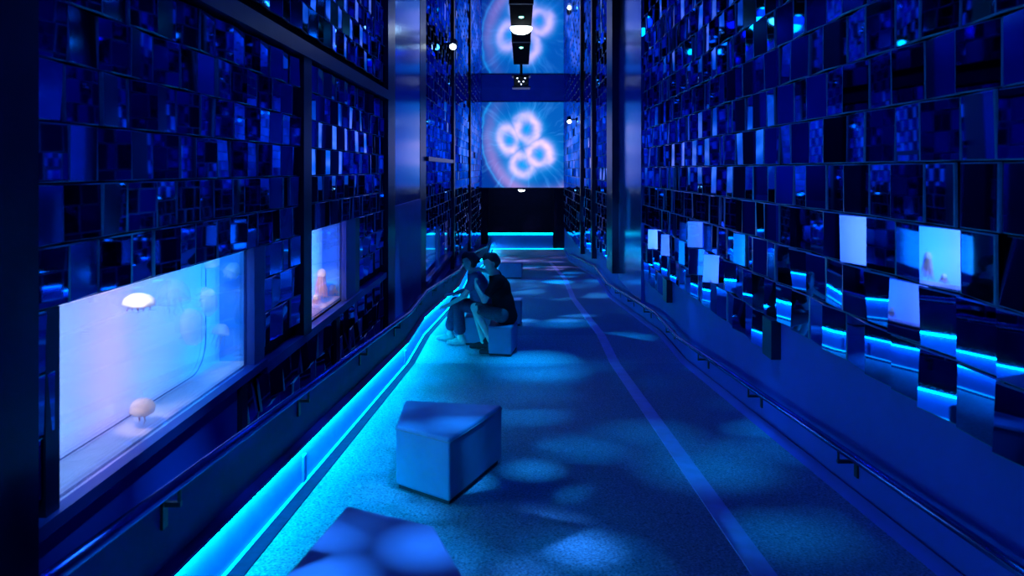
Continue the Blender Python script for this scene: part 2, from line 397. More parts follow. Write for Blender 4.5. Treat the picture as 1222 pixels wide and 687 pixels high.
lbox('beam', 'dark', -2.0, -1.87, 2.86, 10.5, -1.115, -.985)
lbox('post', 'dark', -2.0, -1.90, 6.42, 6.66, -.985, 1.47)
lbox('post', 'dark', -2.0, -1.88, 10.38, 10.95, -4.0, 2.3)
lbox('smooth_panel', 'mirror_smooth', -2.0, -1.93, 10.95, 14.0, -4.0, .95)
lbox('smooth_panel', 'jamb', -2.0, -1.91, 10.95, 14.0, .56, 3.0)
lbox('post', 'dark', -2.0, -1.925, 14.0, 14.85, -4.0, 3.0)
lbox('beam', 'dark', -2.0, -1.87, 14.85, 20.4, -.26, -.17)
lbox('post', 'dark', -2.0, -1.86, 20.35, 20.65, -4.0, 2.9)
lbox('post', 'dark', -2.0, -1.86, 27.0, 27.3, -4.0, 3.4)
lbox('sill', 'jamb', -2.0, -1.90, 2.86, 5.5, 1.415, 1.475)
lbox('sill', 'jamb', -2.0, -1.90, 5.5, 10.4, 1.45, 1.53)
lbox('sill', 'jamb', -2.0, -1.90, 14.85, 20.4, 2.275, 2.36)
lbox('apron_panel', 'lowwall', -2.0, -1.935, 2.86, 5.0, 1.475, 2.4)
lbox('end_block', 'dark', -2.0, -1.90, 5.0, 5.1, 1.48, 2.1)
lbox('end_block', 'dark', -2.0, -1.90, 7.55, 7.7, 1.55, 2.1)
lbox('jamb_panel', 'jamb', -2.0, -1.93, 5.31, 5.52, .571, 1.42)
lbox('jamb_panel', 'jamb', -2.0, -1.93, 8.10, 8.55, .571, 1.45)
lbox('jamb_panel', 'dark', -2.0, -1.93, 8.55, 8.76, .571, 1.45)
lbox('jamb_panel', 'jamb', -2.0, -1.93, 17.02, 17.45, 1.28, 2.28)
lbox('jamb_panel', 'dark', -2.0, -1.93, 2.98, 3.07, .571, 1.42)

for a, b, Yt in ((14.85, 20.35, 2.09), (20.65, 27.0, 2.60), (27.0, 35.9, 3.11)):
    ys = yrange(a, b); m = MB(); vs = []
    for y in ys: vs += [(-2.0, y, fz(y)), (-1.965, y, fz(y)), (-1.965, y, EYE-Yt), (-2.0, y, EYE-Yt)]
    fs = [(i*4+j, i*4+(j+1) % 4, i*4+4+(j+1) % 4, i*4+4+j) for i in range(len(ys)-1) for j in range(4)]+[(3, 2, 1, 0), tuple(4*(len(ys)-1)+j for j in range(4))]
    m.add(vs, fs); m.build('lower_wall_panel', 'lowwall', wall_left)
# ledge in front of the tanks: dark top and fascia, glowing kerb below
mb = MB(); mb.sweep([(-2.0, .24), (-1.53, .26), (-1.53, .59), (-1.49, .59), (-1.49, .30), (-1.44, .28), (-1.44, .262), (-1.52, .2615), (-2.0, .10)], yrange(-5.8, 35.9)); trim3 = struct(mb.build('trim_3', 'ledge'))
mb = MB(); mb.sweep([(-1.56, -.01), (-1.462, -.01), (-1.505, .262), (-1.56, .262)], yrange(-5.8, 35.9)); mb.build('kerb_panel', 'kerb', trim3)
mb = MB(); mb.sweep([(-1.50, .240), (-1.452, .246), (-1.448, .262), (-1.50, .262)], yrange(-5.8, 35.85)); mb.build('led_strip', 'led', trim3)
mb = MB(); mb.sweep([(-1.462, .006), (-1.452, .006), (-1.452, .014), (-1.462, .014)], yrange(-5.8, 35.85)); mb.build('cyan_reveal', 'cyan_thin', trim3)  # thin emissive cyan line along the kerb foot
mb = MB(); y = 4.92; mb.box(-1.464, -1.444, y-.03, y+.03, fz(y)+.02, fz(y)+.20); mb.build('cover_clip', 'kerb', trim3, bevel=.004)
mb = MB(); y = 9.2; mb.box(-1.464, -1.444, y-.03, y+.03, fz(y)+.02, fz(y)+.20); mb.build('cover_clip', 'kerb', trim3, bevel=.004)

# ------------------------------------------------------------------ far end: screen, dark recess, low glowing wall
YE = 36.0
mb = MB(); mb.box(-2.6, 2.6, YE+1.8, YE+2.0, -4, ZC)
for a in (-1, 1): mb.box(min(a*1.62, a*2.3), max(a*1.62, a*2.3), YE-.0, YE+1.8, -4, EYE-.92)
wall_far = struct(mb.build('wall_far', 'backing'))
mb = MB(); mb.box(-2.2, 2.2, YE, YE+.3, EYE+3.32, ZC); mb.build('header_beam', 'header', wall_far)
mb = MB(); mb.box(-1.62, 1.55, YE-.1, YE+.2, EYE-4.2, EYE-3.18); mb.build('low_wall', 'kerb', wall_far)
mb = MB(); mb.box(-1.62, 1.55, YE-.14, YE-.1, EYE-3.2, EYE-3.10); mb.build('led_strip', emat('led_far', (.0, .62, .9), 3.5), wall_far)
mb = MB(); mb.box(-1.5, 2.1, YE-.18, YE-.1, EYE-3.94, EYE-3.86); mb.build('cyan_reveal', emat('led_far_floor', (.0, .62, .9), 2.2), wall_far)

def screen_material():
    m = bpy.data.materials.new('projected_jellyfish'); m.use_nodes = True; nt = m.node_tree; nt.nodes.clear(); N = nt.nodes; L = nt.links
    def S(s, i):
        if isinstance(s, (int, float)): i.default_value = s
        else: L.new(s, i)
    def mt(op, a, b=0, c=0):
        n = N.new('ShaderNodeMath'); n.operation = op; S(a, n.inputs[0]); S(b, n.inputs[1]); S(c, n.inputs[2]); return n.outputs[0]
    tc = N.new('ShaderNodeTexCoord'); sp = N.new('ShaderNodeSeparateXYZ'); L.new(tc.outputs['Object'], sp.inputs[0])
    nz = N.new('ShaderNodeTexNoise'); nz.inputs['Scale'].default_value = 1.6; L.new(tc.outputs['Object'], nz.inputs['Vector'])
    wob = mt('MULTIPLY', mt('SUBTRACT', nz.outputs['Fac'], .5), .16)
    X = mt('ADD', mt('DIVIDE', sp.outputs[0], 2.06), wob); Y = mt('SUBTRACT', mt('DIVIDE', sp.outputs[2], 2.09), wob)
    def dist(cx, cy, ax=1.0, ay=1.0, rot=0.0):
        dx, dy = mt('SUBTRACT', X, cx), mt('SUBTRACT', Y, cy)
        c, s = math.cos(rot), math.sin(rot)
        u = mt('ADD', mt('MULTIPLY', dx, c), mt('MULTIPLY', dy, s)); v = mt('SUBTRACT', mt('MULTIPLY', dy, c), mt('MULTIPLY', dx, s))
        u = mt('DIVIDE', u, ax); v = mt('DIVIDE', v, ay)
        return mt('SQRT', mt('ADD', mt('MULTIPLY', u, u), mt('MULTIPLY', v, v)))
    def gauss(d, r, wd):
        q = mt('DIVIDE', mt('SUBTRACT', d, r), wd); return mt('POWER', 2.718, mt('MULTIPLY', mt('MULTIPLY', q, q), -1))
    rings = None; soft = None
    for cx, cy_, r, ax, ay, ro, wt in ((.13, .37, .26, .9, 1.1, .2, 1), (-.31, .12, .23, .85, 1.15, .3, .95), (.42, -.22, .235, 1.05, 1, .4, 1.05), (.03, -.47, .23, 1.0, .95, 0, .75)):
        d = dist(cx, cy_, ax, ay, ro); g = mt('MULTIPLY', gauss(d, r, .10), wt)
        rings = g if rings is None else mt('MAXIMUM', rings, g)
        h = mt('MAXIMUM', gauss(d, r, .22), gauss(d, 0, .30)); soft = h if soft is None else mt('MAXIMUM', soft, h)
    hole = gauss(dist(-.03, .02), 0, .12)
    n3 = N.new('ShaderNodeTexNoise'); n3.inputs['Scale'].default_value = 1.15; L.new(tc.outputs['Object'], n3.inputs['Vector'])
    r3 = N.new('ShaderNodeMapRange'); L.new(n3.outputs['Fac'], r3.inputs[0]); r3.inputs[1].default_value = .35; r3.inputs[2].default_value = .65; r3.inputs[3].default_value = .6; r3.inputs[4].default_value = 1.25
    rings = mt('MULTIPLY', mt('MULTIPLY', rings, r3.outputs[0]), mt('SUBTRACT', 1, mt('MULTIPLY', hole, .9)))
    rim = gauss(dist(.50, .22, 1, 1.1), 1.28, .13); rim2 = gauss(dist(.50, .22, 1, 1.1), 1.46, .03); bellin = mt('MULTIPLY', mt('LESS_THAN', dist(.50, .22, 1, 1.1), 1.47), .5)
    rimY = N.new('ShaderNodeMapRange'); L.new(Y, rimY.inputs[0]); rimY.inputs[1].default_value = .9; rimY.inputs[2].default_value = -.9; rimY.inputs[3].default_value = .1; rimY.inputs[4].default_value = 1.0
    rim = mt('MULTIPLY', rim, rimY.outputs[0])
    ang = mt('ARCTAN2', mt('SUBTRACT', Y, .05), mt('SUBTRACT', X, .05))
    cb = N.new('ShaderNodeCombineXYZ'); L.new(mt('MULTIPLY', ang, 4.0), cb.inputs[0]); L.new(mt('MULTIPLY', dist(0, 0), .6), cb.inputs[1])
    st = N.new('ShaderNodeTexNoise'); st.inputs['Scale'].default_value = 2.5; st.inputs['Detail'].default_value = 3; L.new(cb.outputs[0], st.inputs['Vector'])
    sm = N.new('ShaderNodeMapRange'); L.new(st.outputs['Fac'], sm.inputs[0]); sm.inputs[1].default_value = .52; sm.inputs[2].default_value = .78
    streak = mt('MULTIPLY', sm.outputs[0], .55)
    def comb(r, g, b): c = N.new('ShaderNodeCombineColor'); S(r, c.inputs[0]); S(g, c.inputs[1]); S(b, c.inputs[2]); return c.outputs[0]
    pk = mt('ADD', rings, mt('MULTIPLY', rim, .38))
    r = mt('ADD', .001, mt('ADD', mt('MULTIPLY', pk, .62), mt('MULTIPLY', streak, .03)))
    g = mt('ADD', .035, mt('ADD', mt('ADD', mt('MULTIPLY', pk, .22), mt('MULTIPLY', soft, .17)), mt('ADD', mt('MULTIPLY', streak, .16), mt('ADD', mt('MULTIPLY', rim2, .1), mt('MULTIPLY', bellin, .10)))))
    b = mt('ADD', .28, mt('ADD', mt('ADD', mt('MULTIPLY', pk, .30), mt('MULTIPLY', soft, .30)), mt('ADD', mt('MULTIPLY', streak, .35), mt('ADD', mt('MULTIPLY', rim2, .2), mt('MULTIPLY', bellin, .25)))))
    e = N.new('ShaderNodeEmission'); L.new(comb(r, g, b), e.inputs[0]); e.inputs[1].default_value = 1.35
    o = N.new('ShaderNodeOutputMaterial'); L.new(e.outputs[0], o.inputs[0]); return m
sr = empty('projection_screen', (0.02, YE, EYE+1.2)); tag(sr, 'large square screen high on the end wall showing a pink and blue jellyfish', 'screen')
mb = MB(); mb.box(-2.06, 2.06, -.02, .0, -2.09, 2.09); mb.build('screen_surface', screen_material(), sr)
mb = MB()
for a in (-1, 1): mb.box(min(a*2.06, a*2.12), max(a*2.06, a*2.12), -.04, .06, -2.15, 2.15)
for a in (-1, 1): mb.box(-2.06, 2.06, -.04, .06, min(a*2.09, a*2.15), max(a*2.09, a*2.15))
mb.build('screen_frame', 'dark', sr)
def dome(name, c, r, mat, parent, flat=.55):
    m = MB(); seg = 20; rg = 6; vs = []; fs = []
    for i in range(rg+1):
        q = math.pi/2*i/rg
        for j in range(seg):
            a = 2*math.pi*j/seg; vs.append((c[0]+r*math.cos(q)*math.cos(a), c[1]+r*math.cos(q)*math.sin(a), c[2]-r*flat*math.sin(q)))
    for i in range(rg):
        for j in range(seg): k = (j+1) % seg; fs.append((i*seg+j, i*seg+k, (i+1)*seg+k, (i+1)*seg+j))
    fs.append(tuple(range(seg)))
    m.add(vs, fs); return m.build(name, mat, parent, smooth=True)
dl = empty('dome_light', (.02, YE-.30, EYE-.99)); tag(dl, 'small white dome lamp under the bottom edge of the projection screen', 'lamp')
dome('lamp_dome', (0, 0, 0), .17, 'glow_white', dl); boxpart('lamp_plate', 'dark', dl, -.2, .2, -.2, .2, 0, .03)

# ------------------------------------------------------------------ ceiling bulkhead with dome lamp, added downlights and projector
bk = empty('ceiling_bulkhead', (0, 0, ZC)); tag(bk, 'long black equipment bulkhead running along the mirrored ceiling', 'bulkhead')
boxpart('housing', 'matte', bk, -.27, .27, -5.5, 26.2, -.26, 0)
for y in (6.5, 16.5, 21.5): boxpart('seam_plate', 'iron', bk, -.28, .28, y, y+.12, -.275, -.005)
o = empty('ceiling_lamp', (0, 19.3, ZC-.262)); tag(o, 'big glowing white dome lamp beneath the black ceiling bulkhead', 'lamp')
dome('lamp_dome', (0, 0, -.02), .29, 'glow_white', o, .6); boxpart('mounting_plate', 'iron', o, -.27, .27, -.29, .29, -.02, 0)
for zz, p in WASH_Z:
    if 0 < zz < 24: dome('added_downlight', (0, zz, -.262), .06, 'glow_green', bk, .6)  # glowing domes added as glints for the mirror tiles to reflect
pj = empty('projector', (0, 26.9, ZC-.02)); tag(pj, 'black video projector hanging at the end of the ceiling bulkhead', 'projector')
boxpart('drop_pole', 'iron', pj, -.05, .05, -.05, .05, -.55, 0)
boxpart('cradle', 'iron', pj, -.34, .34, -.28, .28, -.60, -.55)
boxpart('body', 'dark', pj, -.27, .27, -.3, .3, -.95, -.60, bevel=.03)
boxpart('base_plate', 'jamb', pj, -.33, .33, -.32, .32, -1.02, -.96, bevel=.01)
mb = MB(); mb.tube([(0, .30, -.78), (0, .42, -.78)], .10, 16); mb.build('lens', 'iron', pj)
for x, z in ((-.14, -.68), (.14, -.68), (-.08, -.8), (.08, -.8), (0, -.9)):
    mb = MB(); mb.box(x-.02, x+.02, -.315, -.30, z-.015, z+.015); mb.build('indicator_light', 'glow_tiny', pj)
def wall_spot(name, x, y, z, side, label):
    o = empty(name, (x, y, z)); tag(o, label, 'spotlight')
    m = MB(); m.tube([(0, 0, 0), (side*-.22, 0, 0)], .025, 8); m.build('bracket', 'iron', o)
    m = MB(); m.tube([(side*-.24, .16, .10), (side*-.24, .10, .06), (side*-.24, -.14, -.10)], [.05, .09, .10], 14); m.build('housing', 'iron', o)
    m = MB(); m.tube([(side*-.24, -.135, -.097), (side*-.24, -.15, -.108)], [.085, .07], 14); m.build('lens', 'glow_white', o)
wall_spot('wall_spotlight', 2.08, 28.2, 3.62, 1, 'small black spotlight added on the mirrored wall right beside the projection screen')  # fixture added for a bright spot taken as a reflection
wall_spot('wall_spotlight', -1.9, 18.0, 4.78, -1, 'small black spotlight high on the mirrored wall above the far tanks')

# ------------------------------------------------------------------ handrails
def rail(label, x, h, wallx, ys, y0, y1):
    root = empty('handrail', (x, 0, 0)); tag(root, label, 'handrail')
    pts = []
    for y in yrange(y0, y1):
        if y in BR and y not in (y0, y1): pts += [(0, y-.12, fz(y-.12)+h), (0, y, fz(y)+h), (0, y+.12, fz(y+.12)+h)]
        else: pts.append((0, y, fz(y)+h))
    mb = MB(); mb.tube(pts, .026, 14); mb.build('rail', 'rail', root, smooth=True)
    s = 1 if wallx > x else -1
    for y in ys:
        z = fz(y)+h
        m = MB(); a, b = sorted((wallx-x-.012*s, wallx-x+.004*s)); m.box(a, b, y-.022, y+.022, z-.19, z-.07); pl = m.build('bracket_plate', 'iron', root)
        m = MB(); m.tube([(0, y, z-.02), (0, y, z-.085)], .008, 8); m.build('stem', 'iron', pl)
        m = MB(); a, b = sorted((-.008*s, (wallx-x)-.005*s)); m.box(a, b, y-.010, y+.010, z-.10, z-.08); m.build('arm', 'iron', pl)
rail('low metal handrail along the blue painted wall opposite the tanks', 2.00, .335, 2.12, [2.8+1.83*i for i in range(9)], 1.0, 30.8)
rail('metal handrail running above the glowing kerb in front of the tanks', -1.42, .655, -1.49, [1.2+1.85*i for i in range(14)], .5, 30.8)
# ------------------------------------------------------------------ stools
def stool(label, pts, h=.40, group=None):
    cx = sum(p[0] for p in pts)/len(pts); cy_ = sum(p[1] for p in pts)/len(pts)
    root = empty('block_stool', (cx, cy_, fz(cy_))); tag(root, label, 'stool', group)
    def prism(sc, z0, z1):
        m = MB(); n = len(pts); q = [((p[0]-cx)*sc, (p[1]-cy_)*sc) for p in pts]
        zz = [fz(p[1])-fz(cy_) for p in pts]
        m.add([(a, b, z+z0) for (a, b), z in zip(q, zz)]+[(a, b, z+z1) for (a, b), z in zip(q, zz)],
              [tuple(range(n-1, -1, -1)), tuple(range(n, 2*n))]+[(j, (j+1) % n, n+(j+1) % n, n+j) for j in range(n)])
        return m
    prism(.93, 0, .035).build('plinth', 'stoolbase', root)
    prism(1, .03, h+.02).build('upholstered_body', 'stool', root, bevel=.018)
    m = MB(); q = [((p[0]-cx)*1.002, (p[1]-cy_)*1.002, fz(p[1])-fz(cy_)+h-.005) for p in pts]
    for j in range(len(q)): m.tube([q[j], q[(j+1) % len(q)]], .0045, 6)
    m.build('piping', 'seam', root)
    return root
stool('angular blue block stool with a lit top standing alone on the carpet', [(-.825, 4.83), (-.44, 4.51), (-.14, 5.39), (-.874, 5.55)])
stool('angular block stool by the glowing kerb with pale light patches on its top', [(-.816, 3.43), (-.377, 3.19), (-.10, 2.40), (-.90, 2.50)])
stool('block stool under the person in the black shirt', [(-.44, 9.78), (-.13, 9.72), (-.05, 10.20), (-.42, 10.22)], .378)
stool('block stool under the person in the blue top', [(-.80, 10.36), (-.36, 10.34), (-.30, 10.85), (-.78, 10.88)], .378)
stool('dark block stool right behind the seated person in black', [(-.55, 12.0), (0.0, 12.05), (.02, 12.6), (-.6, 12.5)])
stool('pale blue block stool farthest down the ramp', [(-.62, 20.0), (.02, 20.1), (.04, 20.7), (-.7, 20.6)], .42)

# ------------------------------------------------------------------ tanks
def tank(label, t, lamps, depth=.27, arc=True, floor_mat='tankwhite', lampdepth=.30, top=()):
    y0, y1 = t['y0'], t['y1']; zt, zb = EYE-t['Y0'], EYE-t['Y1']; xg = -1.955; xb = xg-depth; e0, e1 = y0-.14, y1+.12
    root = empty('aquarium_tank', (xg, (y0+y1)/2, zb)); tag(root, label, 'aquarium')
    ox, oy, oz = root.location
    def bp(name, mat, x0, x1, a, b, c, d): return boxpart(name, mat, root, x0-ox, x1-ox, a-oy, b-oy, c-oz, d-oz)
    bp('glass_pane', 'glass', xg-.02, xg-.005, y0, y1, zb, zt)
    bp('backdrop', 'backdrop', xb-.006, xb, e0, e1, zb-.02, zt+.15)
    bp('tank_floor', floor_mat, xb, xg-.046, e0, e1, zb-.03, zb-.002)
    bp('end_wall', 'tankblue', xb, xg-.046, e1, e1+.03, zb-.02, zt+.15)
    bp('near_end_wall', 'tankblue', xb, xg-.046, e0-.03, e0, zb-.02, zt+.15)
    bp('lid', 'tankwhite', xb, xg-.05, e0, e1, zt+.15, zt+.17)
    m = MB()
    for a, b, c, d in ((e0-.03, e1+.03, zt, zt+.2), (e0-.03, e1+.03, zb-.05, zb), (e0-.03, y0, zb, zt), (y1, e1+.03, zb, zt)): m.box(-2.0-ox, -1.985-ox, a-oy, b-oy, c-oz, d-oz)
    m.build('window_frame', 'backing', root)
    m = MB(); xq = xb-lampdepth                      # light box behind the backdrop
    m.box(xq-.03-ox, xq-ox, e0-oy, e1-oy, zb-.02-oz, zt+.17-oz)
    for a, b in ((e0-.03, e0), (e1, e1+.03)): m.box(xq-ox, xb-.006-ox, a-oy, b-oy, zb-.02-oz, zt+.17-oz)
    for a, b in ((zb-.05, zb-.02), (zt+.17, zt+.2)): m.box(xq-ox, xb-.006-ox, e0-oy, e1-oy, a-oz, b-oz)
    m.build('light_box', 'tankwhite', root)
    if arc:
        r = .22; yc = y1-.12; pts = [(xb+.004-ox, e0-oy, zb+.012-oz)]
        for i in range(9):
            a = -math.pi/2+math.pi/2*i/8; pts.append((xb+.004-ox, yc-r+r*math.cos(a)-oy, zb+.012+r+r*math.sin(a)-oz))
        pts.append((xb+.004-ox, yc-oy, zt+.1-oz))
        m = MB(); m.tube(pts, .004, 6); m.build('backdrop_seam', 'ledge', root)
    for i, (yc, ln, col, p) in enumerate(lamps):
        l = light('tank_lamp', 'AREA', (xq+.02, yc, (zb+zt)/2), col, p, (0, -math.pi/2, 0), shape='RECTANGLE', size=(zt-zb), size_y=ln)
    for yc, ln, col, p in top:                       # unseen strips added under the lid to brighten the jellyfish
        light('added_top_strip', 'AREA', (xg-.10, yc, zt+.14), col, p, (0, 0, 0), shape='RECTANGLE', size=.08, size_y=ln)
    return root
LAV = (.52, .46, 1.0); AZ = (.0, .30, 1.0); PALE = (.27, .50, 1.0)
tank('long jellyfish tank with a pale lavender backlit wall in the mirrored wall', TK[0],
     [(3.35, .75, (.22, .48, 1.0), 5.4), (3.98, .25, (.66, .36, 1.0), 3.0), (4.45, .45, (.18, .45, 1.0), 3.6), (5.1, .5, AZ, 6.5)], top=[(3.6, .9, (.55, .68, 1), 4.0), (4.75, 1.0, (.06, .45, 1), 6)])
tank('narrow pink and blue tank with bright orange jellyfish near its bottom', TK[1], [(7.0, .4, (.66, .46, 1.0), 11), (7.75, .6, (.02, .22, 1.0), 14)], arc=False, floor_mat='coral', top=[(7.2, .5, (1, .6, .5), 3.5)])
tank('cyan glowing tank farther down the ramp beyond the black post', TK[2], [(15.5, .9, (.1, .75, 1.0), 16), (16.5, .7, (.03, .5, 1.0), 10)], arc=False)
tank('small pink glowing tank farthest down the ramp', TK[3], [(19.2, .9, (.85, .35, .9), 8)], arc=False)
def tlamp(loc, aim, col, p, size):  # unseen spots added inside the tanks to brighten jellyfish and far end
    d = Vector(aim)-Vector(loc); light('added_tank_spot', 'SPOT', loc, col, p, d.to_track_quat('-Z', 'Y').to_euler(), spot_size=math.radians(size), spot_blend=.5, shadow_soft_size=.02)
tlamp((-2.02, 3.75, 1.22), (-2.09, 4.01, .96), (1, .86, .76), 26, 34)
tlamp((-2.01, 3.45, 1.0), (-2.06, 3.99, .38), (1, .62, .55), 40, 22)
tlamp((-2.02, 6.90, 1.00), (-2.09, 7.75, .42), (1, .66, .46), 70, 38)
for yj, zj, pw in ((4.42, .95, 12), (4.68, .80, 20), (4.89, .85, 20), (5.1, .72, 16), (5.2, .95, 10)):
    tlamp((-2.01, yj-.30, 1.22), (-2.10, yj, zj), (.72, .85, 1), pw, 24)
tlamp((-2.03, 5.0, 1.24), (-2.05, 5.2, .35), (.02, .45, 1), 6, 70)

def jelly(name, label, c, r, hgt, mat, arms=8, alen=.12, tilt=(0, 0), armmat='arms', group='jellyfish in the long tank', seed=1, flare=.3, armr=.085):
    rr = random.Random(seed); o = empty(name, c); tag(o, label, 'jellyfish', group); o.rotation_euler = (tilt[0], tilt[1], 0)
    m = MB(); seg = 24; rg = 9; vs = []; fs = []
    prof = [(math.sin(q), math.cos(q)) for q in [math.pi*.52*i/rg for i in range(rg+1)]]
    prof += [(.93, -.12), (.80, .02), (.55, .30), (.2, .52)]
    for (a, b) in prof:
        for j in range(seg):
            t = 2*math.pi*j/seg; sc = 1+(.035*math.cos(8*t) if b < .25 else 0)
            vs.append((r*a*sc*math.cos(t), r*a*sc*math.sin(t), hgt*b))
    for i in range(len(prof)-1):
        for j in range(seg): k = (j+1) % seg; fs.append((i*seg+j, i*seg+k, (i+1)*seg+k, (i+1)*seg+j))
    m.add(vs, fs); m.build('bell', mat, o, smooth=True)
    for i in range(arms):
        t = 2*math.pi*i/arms+rr.uniform(-.2, .2); q = r*rr.uniform(.15, .6); pts = []; ra = []
        L = alen*rr.uniform(.6, 1.1)
        for s in range(6):
            f = s/5; pts.append((q*math.cos(t)*(1+flare*f)+rr.uniform(-.1, .1)*r*f, q*math.sin(t)*(1+flare*f)+rr.uniform(-.1, .1)*r*f, hgt*.1-L*f)); ra.append(r*armr*(1-.75*f)+.001)
        m = MB(); m.tube(pts, ra, 7); m.build('oral_arm', armmat, o, smooth=True)
    return o
def tpos(u, v, x=-2.09):                       # a point inside the tank along a sight line
    y = FPX*x/(u-VPX); return (x, y, EYE-(v-VPY)*y/FPX)
jelly('jellyfish', 'bright white jellyfish with short pinkish arms in the long tank', tpos(166, 362), .085, .055, 'white_jelly', 9, .06, (.05, .1), seed=2)
jelly('jellyfish', 'large faint round jellyfish beside the bright white one', tpos(208, 358), .095, .13, 'bellthin', 5, .10, (.1, 0), 'bellthin', seed=3)
jelly('jellyfish', 'slender pale jellyfish turned on edge under its round neighbours', tpos(229, 390, -2.13), .12, .06, 'bell', 6, .05, (.15, 1.35), 'bell', seed=4)
jelly('jellyfish', 'oval pale jellyfish turned on edge in the middle of the blue water', tpos(246, 360, -2.13), .10, .07, 'bell', 6, .05, (-.15, 1.40), 'bell', seed=5)
jelly('jellyfish', 'small jellyfish with trailing arms near the rounded tank corner', tpos(263, 398), .06, .07, 'bell', 8, .12, (-.35, .1), 'bellthin', seed=6)
jelly('jellyfish', 'tilted jellyfish near the tank top beside the end wall', tpos(275, 326), .055, .09, 'bell', 6, .05, (-.7, .3), 'bell', seed=7)
jelly('jellyfish', 'jellyfish cut off by the upper edge of the tank window', tpos(253, 314), .05, .06, 'bell', 5, .04, (.6, 0), 'bell', seed=8)
jelly('jellyfish', 'pinkish jellyfish drifting just above the tank floor', tpos(170, 488, -2.06), .065, .06, 'white_jelly', 9, .07, (.3, .15), seed=9)
for i, (u, v, r, lb) in enumerate([(384, 328, .045, 'tall bright orange and white jellyfish in the narrow tank'),
                                   (397, 345, .035, 'orange white jellyfish low at the far side of the narrow tank'),
                                   (377, 356, .032, 'small orange white jellyfish at the bottom of the narrow tank')]):
    jelly('jellyfish', lb, tpos(u, v), r, r*1.5, 'white_jelly', 22, min(r*6, tpos(u, v)[2]-.31), (.1, .05), group='jellyfish in the narrow tank', seed=20+i, flare=2.2, armr=.26)

# ------------------------------------------------------------------ people: smooth-blended capsules turned into one surface
def sdf_mesh(name, prims, k, h, mat, parent):
    P = [(Vector(a), Vector(b), ra, rb) for a, b, ra, rb in prims]
    lo = np.min([[min(a[i], b[i])-max(ra, rb)-.04 for i in range(3)] for a, b, ra, rb in P], axis=0)
    hi = np.max([[max(a[i], b[i])+max(ra, rb)+.04 for i in range(3)] for a, b, ra, rb in P], axis=0)
    n = np.ceil((hi-lo)/h).astype(int)+1
    F = np.full(n, .2, dtype=np.float32)
    for a, b, ra, rb in P:
        m = max(ra, rb)+.05
        i0 = [max(0, int((min(a[i], b[i])-m-lo[i])/h)) for i in range(3)]; i1 = [min(n[i], int((max(a[i], b[i])+m-lo[i])/h)+2) for i in range(3)]
        g = np.meshgrid(*[lo[i]+h*np.arange(i0[i], i1[i], dtype=np.float32) for i in range(3)], indexing='ij', sparse=True)
        ab = b-a; l2 = max(ab.dot(ab), 1e-9)
        t = np.clip(((g[0]-a.x)*ab.x+(g[1]-a.y)*ab.y+(g[2]-a.z)*ab.z)/l2, 0, 1)
        d = np.sqrt((g[0]-a.x-ab.x*t)**2+(g[1]-a.y-ab.y*t)**2+(g[2]-a.z-ab.z*t)**2)-(ra+(rb-ra)*t)
        sl = tuple(slice(p, q) for p, q in zip(i0, i1)); o = F[sl]
        kk = min(k, .8*min(ra, rb)); q = np.clip(.5+.5*(o-d)/kk, 0, 1)
        F[sl] = o+(d-o)*q-kk*q*(1-q)
    ins = F < 0; c = [slice(0, -1), slice(1, None)]
    cor = {(i, j, l): F[c[i], c[j], c[l]] for i in (0, 1) for j in (0, 1) for l in (0, 1)}
    acc = np.zeros(cor[0, 0, 0].shape+(3,), np.float32); cnt = np.zeros(cor[0, 0, 0].shape, np.float32)
    for ax in range(3):
        for p in (0, 1):
            for q in (0, 1):
                i = [p, q]; i.insert(ax, 0); j = list(i); j[ax] = 1
                A, B = cor[tuple(i)], cor[tuple(j)]; cr = (A < 0) != (B < 0)
                t = np.where(cr, A/np.where(cr, A-B, 1), 0)
                for d in range(3): acc[..., d] += np.where(cr, t if d == ax else i[d], 0)
                cnt += cr
    act = cnt > 0; idx = np.full(cnt.shape, -1, np.int64); idx[act] = np.arange(act.sum())
    base = np.argwhere(act); V = (base+acc[act]/cnt[act][:, None])*h+lo
    faces = []
    for ax in range(3):
        o1, o2 = [d for d in range(3) if d != ax]
        s0 = [slice(1, -1)]*3; s1 = [slice(1, -1)]*3; s0[ax] = slice(0, -1); s1[ax] = slice(1, None)
        cr = ins[tuple(s0)] != ins[tuple(s1)]; e = np.argwhere(cr); 
        if not len(e): continue
        e = e+np.array([0 if d == ax else 1 for d in range(3)])
        def cell(a, b):
            f = e.copy(); f[:, o1] -= a; f[:, o2] -= b; return idx[f[:, 0], f[:, 1], f[:, 2]]
        q = np.stack([cell(1, 1), cell(0, 1), cell(0, 0), cell(1, 0)], 1); faces.append(q[(q >= 0).all(1)])
    Q = np.concatenate(faces)
    me = bpy.data.meshes.new(name); me.from_pydata(V.tolist(), [], Q.tolist()); me.materials.append(mat)
    bm = bmesh.new(); bm.from_mesh(me); bmesh.ops.recalc_face_normals(bm, faces=bm.faces)
    for f in bm.faces: f.smooth = True
    bm.to_mesh(me); bm.free()
    o = bpy.data.objects.new(name, me); COL.objects.link(o); o.parent = parent; return o
